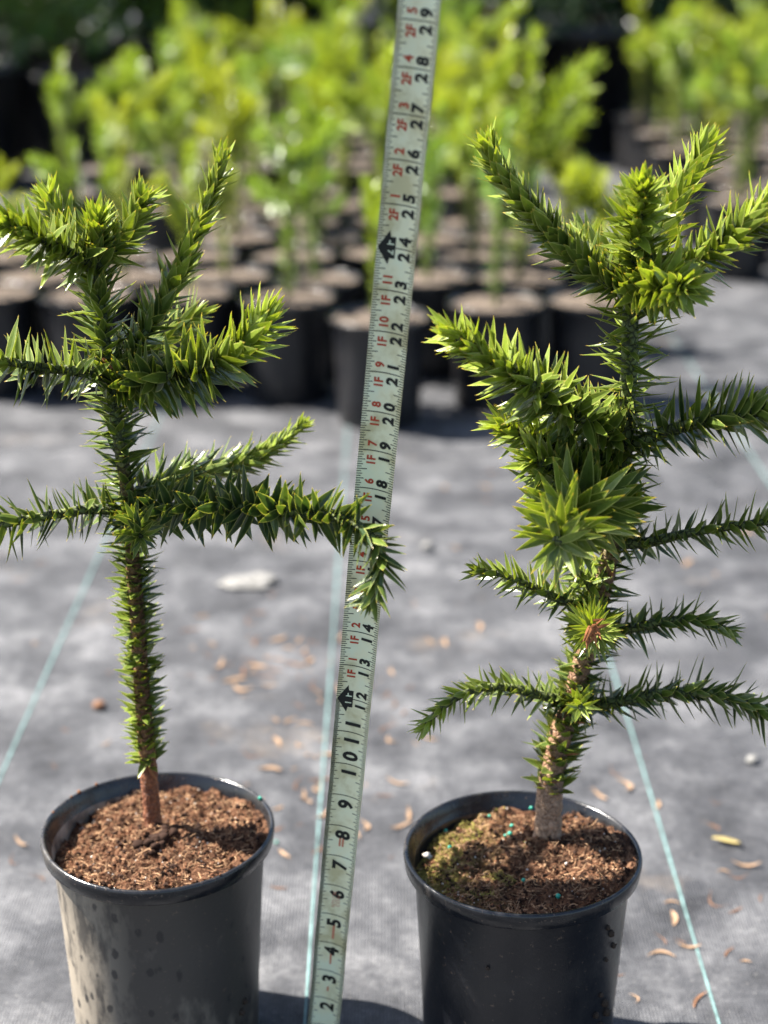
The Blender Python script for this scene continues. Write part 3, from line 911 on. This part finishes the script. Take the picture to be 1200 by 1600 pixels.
# graduations
V, Fc = [], []
def tick(s, w0, w1, th):
    n = 5
    o = len(V)
    for k in range(n + 1):
        w = w0 + (w1 - w0) * k / n
        V.append(tp_(s - th / 2, w, 0.00012)); V.append(tp_(s + th / 2, w, 0.00012))
    for k in range(n):
        a = o + 2 * k
        Fc.append((a, a + 2, a + 3, a + 1))
for i in range(1, int(S1) * 32):
    s = i / 32
    odd = i % 2
    if odd:
        if s < 12: tick(s, -1, -0.80, 0.018)
        continue
    q = i // 2
    ln = 0.0 if q % 16 == 0 else (0.50 if q % 8 == 0 else 0.38 if q % 4 == 0 else 0.28 if q % 2 == 0 else 0.22)
    if ln == 0.0:
        tick(s, -1 if s % 12 else -0.3, 1, 0.024)
    else:
        tick(s, -1, -1 + ln, 0.022); tick(s, 1 - ln, 1, 0.022)
gm = mesh_obj('graduation_marks', V, Fc, 'black_print', tape)
gm['kind'] = 'stuff'
def text_mesh(body, size, bold):
    cu = bpy.data.curves.new('txt', 'FONT')
    cu.body = body; cu.size = size; cu.offset = bold
    cu.align_x = 'CENTER'; cu.align_y = 'CENTER'; cu.resolution_u = 3
    o = bpy.data.objects.new('txt', cu); C.objects.link(o)
    bpy.context.view_layer.update()
    me = bpy.data.meshes.new_from_object(o)
    bpy.data.objects.remove(o); bpy.data.curves.remove(cu)
    return me
def tape_text(body, s, w, size, bold, m, name, lift=0.00020, squash=1.0):
    """size in inches; text runs up the blade, glyph tops to the left"""
    me = text_mesh(body, size, bold * size)
    xs = np.array([v.co.x for v in me.vertices]); ys = np.array([v.co.y for v in me.vertices])
    cx, cy = (xs.min() + xs.max()) / 2, (ys.min() + ys.max()) / 2
    for v in me.vertices:
        a, b = (v.co.x - cx) * squash, v.co.y - cy
        v.co = tp_(s + a, w - b * INCH / TW * (step / INCH), lift)
    me.materials.append(MATS[m])
    o = bpy.data.objects.new(name, me); C.objects.link(o); o.parent = tape
    return o
for n in range(1, 34):
    t = str(n)
    if n < 10:
        tape_text(t, n - 0.28, 0.05, 0.54, 0.042, 'black_print', 'numeral')
    elif n < 12:
        tape_text(t[0], n - 0.24, 0.05, 0.54, 0.042, 'black_print', 'numeral')
        tape_text(t[1], n + 0.26, 0.05, 0.54, 0.042, 'black_print', 'numeral')
    else:
        tape_text(t[0], n - 0.175, 0.36, 0.375, 0.050, 'black_print', 'numeral')
        tape_text(t[1], n + 0.175, 0.36, 0.375, 0.050, 'black_print', 'numeral')
        ft, inch = n // 12, n % 12
        if inch:
            tape_text('%dF' % ft, n - 0.235, -0.33, 0.285, 0.036, 'red_print', 'numeral', squash=0.95)
            tape_text(str(inch), n + (0.19 if inch < 10 else 0.25), -0.33, 0.285, 0.036, 'red_print', 'numeral')
        else:
            pts = [(-0.36, -0.38), (-0.02, -0.92), (0.02, -0.92), (0.36, -0.38), (0.28, -0.13), (0.0, -0.10), (-0.28, -0.13)]
            pts = [(-0.40, -0.42), (0.0, -0.95), (0.40, -0.42), (0.25, -0.36), (0.25, -0.10), (-0.25, -0.10), (-0.25, -0.36)]
            vv = [tp_(n + a, b, 0.00016) for a, b in pts]
            mk = mesh_obj('foot_marker', vv, [(0, 1, 6), (1, 3, 4, 5, 6), (1, 2, 3)], 'black_print', tape)
            o = tape_text('%d' % ft, n - 0.11, -0.38, 0.27, 0.01, 'mint_print', 'numeral', 0.00028)
            o.parent = mk
            o = tape_text('F', n + 0.12, -0.38, 0.27, 0.01, 'mint_print', 'numeral', 0.00028)
            o.parent = mk
tape_text('NYLON', 5.52, -0.10, 0.155, 0.0, 'red_print_worn', 'small_print')
tape_text('COAT', 5.52, 0.16, 0.155, 0.0, 'red_print_worn', 'small_print')
for s, w0, w1, h in ((7.5, -0.14, -0.02, 0.17), (7.5, 0.04, 0.16, 0.17), (4.42, -0.02, 0.13, 0.26), (3.45, -0.04, 0.08, 0.20), (2.35, -0.05, 0.07, 0.08)):
    vv = [tp_(s + a, b, 0.00018) for a, b in ((-h, w0), (h, w0), (h, w1), (-h, w1))]
    mesh_obj('worn_print', vv, [(0, 3, 2, 1)], 'red_print_worn', tape)

# ------------------------------------------------------------------ debris on the fabric
def sliver(L, W, g):
    n = 6
    V, Fc = [], []
    bow, cup = g.uniform(-0.45, 0.45), g.uniform(0.02, 0.18)
    for k in range(n + 1):
        t = k / n - 0.5
        w = W * max(0.12, (1 - (2 * t) ** 2)) ** 0.7
        z = cup * L * (4 * t * t) + 0.0004
        x = bow * L * (1 - 4 * t * t)
        V += [(x - w / 2, t * L, z + w * 0.25), (x, t * L, z + 0.0006), (x + w / 2, t * L, z + w * 0.2), (x, t * L, z - 0.0002)]
    for k in range(n):
        for i in range(4):
            j = (i + 1) % 4
            Fc.append((k * 4 + i, k * 4 + j, k * 4 + 4 + j, k * 4 + 4 + i))
    Fc += [(3, 2, 1, 0), tuple(n * 4 + i for i in range(4))]
    return V, Fc
gd = np.random.default_rng(5)
SL = []
for k in range(8):
    v, f = sliver(1.0, [0.07, 0.11, 0.16, 0.24][k % 4], gd)
    me = bpy.data.meshes.new('dry_leaf'); me.from_pydata([tuple(p) for p in v], [], f)
    me.materials.append(MATS[('debris_brown', 'debris_tan', 'debris_brown', 'debris_tan')[k // 2]])
    SL.append(me)
spots = []
for (u, v, su, sv, n) in ((470, 1050, 70, 40, 44), (500, 1200, 70, 70, 44), (430, 1260, 60, 40, 8), (90, 1330, 80, 60, 5), (1050, 1440, 90, 50, 4),
                          (1080, 1520, 80, 40, 4), (1130, 1330, 60, 60, 6), (1000, 1220, 90, 40, 6), (330, 980, 90, 60, 12), (700, 1000, 90, 60, 6), (300, 1100, 90, 60, 8),
                          (80, 950, 80, 60, 7), (760, 800, 90, 50, 7), (1100, 900, 90, 50, 7), (640, 1130, 60, 70, 7), (60, 1130, 60, 50, 4), (600, 1330, 30, 60, 3)):
    for _ in range(n):
        spots.append((gd.normal(u, su), gd.normal(v, sv)))
spots += [(1050, 1415), (1030, 1472), (1075, 1480), (1130, 1365), (1165, 1353), (1140, 1490), (1190, 1405), (968, 1525), (1095, 1565), (55, 1378), (30, 1345)]
def clear(p):
    return min(math.hypot(p.x - o.x, p.y - o.y) for o in (O1, O2)) > 0.085
for u, v in spots:
    if v < 690: continue
    p = G(u, v)
    if not clear(p): continue
    o = bpy.data.objects.new('dry_leaf', SL[int(gd.integers(0, 8))]); C.objects.link(o)
    o.location = (p.x, p.y, 0.0006)
    o.rotation_euler = (0, 0, gd.uniform(0, 6.28))
    L = gd.uniform(0.006, 0.028)
    o.scale = (L, L, L)
    tag(o, 'small dry brown leaf sliver lying on the grey fabric', 'dry leaf', 'dry leaf slivers scattered on the fabric')
def husk(u, v, L, W, ang, m, name, label, cat):
    v_, f_ = sliver(1.0, W, np.random.default_rng(int(u)))
    p = G(u, v)
    o = mesh_obj(name, v_, f_, m, None, True)
    o.location = (p.x, p.y, 0.001); o.rotation_euler = (0, 0, ang); o.scale = (L, L, L * 1.6)
    tag(o, label, cat)
husk(1135, 1322, 0.026, 0.34, math.radians(68), 'debris_yellow', 'seed_husk', 'pale yellow seed husk lying on the fabric beside the marker thread', 'husk')
p = G(390, 912)
o = ball('flat_lump', (0, 0, 0), 0.022, 'whitish', None, gd, 3, 0.7, 1.0)
o.location = (p.x, p.y, 0.004); o.scale = (1.45, 0.8, 0.22); o.rotation_euler = (0, 0, 0.1)  # pale, flattened lump with an uneven outline
tag(o, 'bleached flat lump lying on the fabric between two marker threads', 'bark chip')
for u, v, r, nm in ((668, 858, .008, 'round pale pebble on the fabric right of the tape measure'), (1175, 1192, .006, 'small pale pebble on fabric right of the bushy sapling'),
                    (155, 1107, .007, 'brown pebble on the fabric just left of the slender trunk')):
    p = G(u, v)
    o = ball('pebble', (0, 0, 0), r, 'stone' if 'brown' not in nm else 'debris_brown', None, gd, 2, 0.25, 0.7)
    o.location = (p.x, p.y, r * 0.6)
    tag(o, nm, 'pebble')
p = G(432, 1318)
o = ball('fertilizer_pellet', (0, 0, 0), 0.0016, 'pellet', None, gd, 2, 0.05); o.location = (p.x, p.y, 0.0014)
tag(o, 'tiny green fertilizer pellet on the fabric beside the dusty pot', 'pellet')

# ------------------------------------------------------------------ rows of young potted trees behind
(bv, bf), (rv, rf_) = pot_meshes(32)
def shared(name, verts, faces, m, smooth=True):
    me = bpy.data.meshes.new(name); me.from_pydata([tuple(v) for v in verts], [], faces)
    if smooth: me.polygons.foreach_set('use_smooth', [True] * len(me.polygons))
    me.materials.append(MATS[m])
    return me
pot_me = shared('pot', bv, bf, 'pot_clean')
rim_me = shared('rim', rv, rf_, 'pot_rim')
sv, sf = [], []
for k in range(9):
    for i in range(28):
        a = 2 * math.pi * i / 28; r = 0.0780 * k / 8
        x, y = r * math.cos(a), r * math.sin(a)
        sv.append((x, y, 0.1675 + 0.004 * noise.noise(Vector((x * 60, y * 60, 1)))))
for k in range(8):
    for i in range(28):
        j = (i + 1) % 28
        sf.append((k * 28 + i, k * 28 + j, k * 28 + 28 + j, k * 28 + 28 + i))
soil_me = shared('soil', sv, sf, 'soil_pale', False)
VAR = []
for k in range(7):
    g = np.random.default_rng(900 + k)
    hgt = g.uniform(0.22, 0.34)
    lean = g.normal(0, 0.016, 2)
    tp2 = Path([(0, 0, 0.155), (lean[0] * .3, lean[1] * .3, 0.155 + hgt * .4), (lean[0], lean[1], 0.155 + hgt)], 8)
    tmp = []
    leaves_on(tp2, dict(len=[.018, .024, .022], wid=[.006, .008, .008], ang=[70, 62, 34], age=[.25, .5, .95], dens=560, tk=(0, .5, 1)), lambda t: .005, tmp, None, 0.10 * tp2.L, tp2.L, 40 + k)
    for j in range(int(g.integers(2, 6))):
        s = tp2.L * g.uniform(0.42, 0.92); p, T, N, B = tp2.at(s)
        a = g.uniform(0, 6.28); L = g.uniform(0.06, 0.12)
        d = np.array((math.cos(a), math.sin(a), g.uniform(0.2, 0.9))); d /= np.linalg.norm(d)
        bp = Path([p, p + d * L * .5 + np.array((0, 0, .004)), p + d * L + np.array((0, 0, .02))], 5)
        leaves_on(bp, dict(len=[.022, .027, .022], wid=[.008, .010, .008], ang=[68, 58, 34], age=[.4, .65, 1.0], dens=720, tk=(0, .5, 1)), lambda t: .003, tmp, None, 0, bp.L, 60 + k * 9 + j)
    c = join_leaves('crown', tmp, 'leaf_back', None, TEMPL_L, kind=None)
    tv, tf, tcx = tube(tp2, lambda t: .0055 - .002 * t, 7)
    t_o = mesh_obj('trunk', tv, tf, 'stem', None, True)
    at = t_o.data.color_attributes.new('stemdata', 'FLOAT_COLOR', 'POINT')
    at.data.foreach_set('color', np.array([(0.15, 0.3, 0, 1)] * len(tv), dtype=np.float32).ravel())
    VAR.append((t_o.data, c.data))
    bpy.data.objects.remove(t_o); bpy.data.objects.remove(c)
def young(x, y, k, label, group, sc=1.0, rz=0.0, top=1.0):
    r = empty('potted_sapling', (x, y, 0))
    r.rotation_euler = (0, 0, rz); r.scale = (sc, sc, sc)
    tag(r, label, 'potted sapling', group)
    po = bpy.data.objects.new('pot', pot_me); C.objects.link(po); po.parent = r
    ri = bpy.data.objects.new('rim', rim_me); C.objects.link(ri); ri.parent = po
    for nm, me in (('soil', soil_me), ('trunk', VAR[k][0]), ('crown', VAR[k][1])):
        o = bpy.data.objects.new(nm, me); C.objects.link(o); o.parent = r
        if nm != 'soil':
            o.scale = (top, top, top); o.location = (0, 0, 0.16 * (1 - top))
gb = np.random.default_rng(77)
ORD = 'corner second third fourth fifth sixth seventh eighth ninth tenth eleventh twelfth thirteenth fourteenth fifteenth sixteenth seventeenth eighteenth nineteenth twentieth'.split()
FRONT = [(0.352, 2.74), (0.186, 2.72), (-0.008, 2.62), (-0.163, 2.76), (-0.335, 2.80), (-0.505, 2.78), (-0.675, 2.80), (-0.86, 2.86)]
for i, (x, y) in enumerate(FRONT):
    young(x, y, i % 7, 'young sapling in black pot, front row of the big block, %s pot from the aisle' % ORD[i], 'front row of the block of young potted saplings', 1.0, gb.uniform(0, 6.28), (1.0, 1.05, 0.9, 1.1, 0.85, 0.8, 0.6, 0.6)[i])
for row in range(1, 19):
    y = 2.74 + 0.187 * row
    n = 0
    for c in range(6, -3, -1):
        x = -0.505 + 0.174 * c + (0.05 if row % 2 else -0.02) + gb.normal(0, 0.012)
        if c < 0 and row > 2 and not (c == -1 and 6 <= row <= 9): continue
        if x > (0.40 if row < 3 else 0.29 if row < 7 else 0.25): continue
        if gb.uniform() < 0.17 and row > 2: continue
        young(x, y + gb.normal(0, 0.012), int(gb.integers(0, 7)), 'young sapling in black pot, %s row of the big block, %s pot from the aisle' % (ORD[row], ORD[n]),
              'saplings inside the big block of potted trees', 1.0, gb.uniform(0, 6.28), gb.uniform(0.45, 0.6) if c < 0 and row < 3 else gb.uniform(0.72, 1.3))
        n += 1
for row in range(10):
    y = 3.75 + 0.20 * row
    n = 0
    for c in range(6):
        x = 0.80 + 0.185 * c + (0.06 if row % 2 else 0) + gb.normal(0, 0.014)
        if x / y > 0.30: continue
        young(x, y + gb.normal(0, 0.014), int(gb.integers(0, 7)), 'young sapling in black pot, small block across the aisle, %s row, %s pot in' % ('first' if row == 0 else ORD[row], 'first' if n == 0 else ORD[n]),
              'saplings in the smaller block across the aisle', 1.0, gb.uniform(0, 6.28), gb.uniform(0.8, 1.4))
        n += 1

# ------------------------------------------------------------------ shrubs in tubs and trees behind
def crown_leaves(g, blobs, n, L, W, ages):
    out = []
    vol = np.array([b[3] * b[4] * b[5] for b in blobs]); vol = vol / vol.sum()
    for _ in range(n):
        b = blobs[g.choice(len(blobs), p=vol)]
        d = g.normal(size=3); d /= np.linalg.norm(d)
        r = g.uniform(0.35, 1.0) ** 0.5
        p = np.array(b[:3]) + d * r * np.array(b[3:6])
        if noise.noise(Vector(p * 5.5 / max(b[3:6]) * 0.35)) < -0.12: continue
        dd = d + g.normal(0, 0.7, 3) + np.array((0, 0, .25)); dd /= np.linalg.norm(dd)
        Z = g.normal(size=3); Z -= dd * np.dot(Z, dd); Z /= np.linalg.norm(Z)
        X = np.cross(dd, Z)
        M = np.eye(4); l = L * g.uniform(.6, 1.3)
        M[:3, 0] = X * W * g.uniform(.7, 1.2); M[:3, 1] = dd * l; M[:3, 2] = Z * l * .4; M[:3, 3] = p
        out.append((M, float(np.clip(g.normal(ages, .15), 0, 1)), None, int(g.integers(0, 2))))
    return out
TUB = [(0.13, 0), (0.135, 0.006), (0.152, 0.26), (0.160, 0.262), (0.163, 0.290), (0.156, 0.294), (0.148, 0.288), (0.142, 0.24), (0.02, 0.235)]
tv, tf = revolve(TUB, 36, True, True)
tub_me = shared('pot', tv, tf, 'pot_clean')
SHRUB = []
for k in range(3):
    g = np.random.default_rng(500 + k)
    bl = []
    for j in range(9):
        a = g.uniform(0, 6.28); rr = g.uniform(0.02, 0.13); z = g.uniform(0.40, 0.72)
        q = g.uniform(0.07, 0.13)
        bl.append((rr * math.cos(a), rr * math.sin(a), z, q, q, q * 1.2))
    lv_ = crown_leaves(g, bl, 2600, 0.035, 0.014, 0.35)
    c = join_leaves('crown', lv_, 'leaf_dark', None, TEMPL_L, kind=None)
    V, Fc = [], []
    for b in [(0, 0, .62)] + [q[:3] for q in bl[:5]]:
        pth = Path([(0, 0, .23), (b[0] * .4, b[1] * .4, .23 + (b[2] - .23) * .5), b], 4)
        v, f, _ = tube(pth, lambda t: .010 - .007 * t, 6)
        o_ = len(V); V += v; Fc += [tuple(i_ + o_ for i_ in q) for q in f]
    t_o = mesh_obj('trunk', V, Fc, 'bark_dark')
    SHRUB.append((t_o.data, c.data)); bpy.data.objects.remove(t_o); bpy.data.objects.remove(c)
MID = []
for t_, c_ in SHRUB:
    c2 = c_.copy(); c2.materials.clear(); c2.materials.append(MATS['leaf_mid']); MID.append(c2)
def shrub(x, y, k, label, group=None, sc=1.0, rz=0, mid=False):
    r = empty('potted_shrub', (x, y, 0)); r.rotation_euler = (0, 0, rz); r.scale = (sc, sc, sc)
    tag(r, label, 'potted shrub', group)
    for nm, me in (('pot', tub_me), ('trunk', SHRUB[k][0]), ('crown', MID[k] if mid else SHRUB[k][1])):
        o = bpy.data.objects.new(nm, me); C.objects.link(o); o.parent = r
for i, (x, y) in enumerate([(-0.93, 5.25), (-1.28, 5.15), (-1.05, 5.65), (-1.42, 5.6), (-0.80, 6.1), (-1.2, 6.1), (-1.6, 6.1)]):
    shrub(x, y, i % 3, 'mid green leafy shrub in large black tub beside the sapling block, %s tub along' % ['first', 'second', 'third', 'fourth', 'fifth', 'sixth', 'seventh'][i], 'shrubs in tubs beside the block', 1.1 + 0.12 * (i % 3), i * 1.3, True)
for i, (x, y) in enumerate([(0.36, 5.75), (0.70, 5.85), (0.50, 6.2), (0.88, 6.25), (0.12, 6.25)]):
    shrub(x, y, (i + 1) % 3, 'dark leafy shrub in large black tub at the aisle end, %s tub along' % ['first', 'second', 'third', 'fourth', 'fifth'][i], 'dark shrubs in tubs at the aisle end', 1.35 + 0.1 * (i % 2), i * 2.1)
TREE = []
for k in range(3):
    g = np.random.default_rng(600 + k)
    bl = []
    for j in range(34):
        z = g.uniform(0.25, 3.0); R = 0.95 * (1 - z / 3.6)
        a = g.uniform(0, 6.28); rr = R * g.uniform(0.2, 1)
        q = g.uniform(0.22, 0.42) * (1.15 - z / 5)
        bl.append((rr * math.cos(a), rr * math.sin(a), z + .1, q, q, q * .75))
    lv_ = crown_leaves(g, bl, 9000, 0.11, 0.035, 0.3)
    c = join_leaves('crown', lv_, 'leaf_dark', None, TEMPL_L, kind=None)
    V, Fc = [], []
    for b in [(0, 0, 3.2)] + [q[:3] for q in bl[:16]]:
        z0 = 0 if b[2] > 3.1 else b[2] * .75
        pth = Path([(0, 0, z0), (b[0] * .5, b[1] * .5, (z0 + b[2]) / 2 + .02), b], 4)
        r0 = .07 if z0 == 0 else .028
        v, f, _ = tube(pth, lambda t, r0=r0: r0 * (1 - .8 * t), 7)
        o_ = len(V); V += v; Fc += [tuple(i_ + o_ for i_ in q) for q in f]
    t_o = mesh_obj('trunk', V, Fc, 'bark_dark')
    TREE.append((t_o.data, c.data)); bpy.data.objects.remove(t_o); bpy.data.objects.remove(c)
for i, (x, y) in enumerate([(-3.3, 8.2), (-2.4, 7.4), (-1.5, 7.0), (-0.7, 7.6), (0.2, 7.3), (1.0, 7.1), (1.8, 6.9), (2.6, 7.4), (3.4, 8.0), (-2.9, 10), (-1.2, 9.6), (0.6, 9.4), (2.2, 9.6), (4.0, 10)]):
    r = empty('evergreen_tree', (x, y, 0)); r.rotation_euler = (0, 0, i * 1.7); s = 0.9 + 0.08 * (i % 4); r.scale = (s, s, s)
    tag(r, 'dark bushy evergreen tree in the %s shaded line behind the nursery rows' % ('nearer' if y < 9 else 'farther'), 'tree', 'evergreen trees behind the nursery rows, %s line' % ('nearer' if y < 9 else 'farther'))
    for nm, me in (('trunk', TREE[i % 3][0]), ('crown', TREE[i % 3][1])):
        o = bpy.data.objects.new(nm, me); C.objects.link(o); o.parent = r
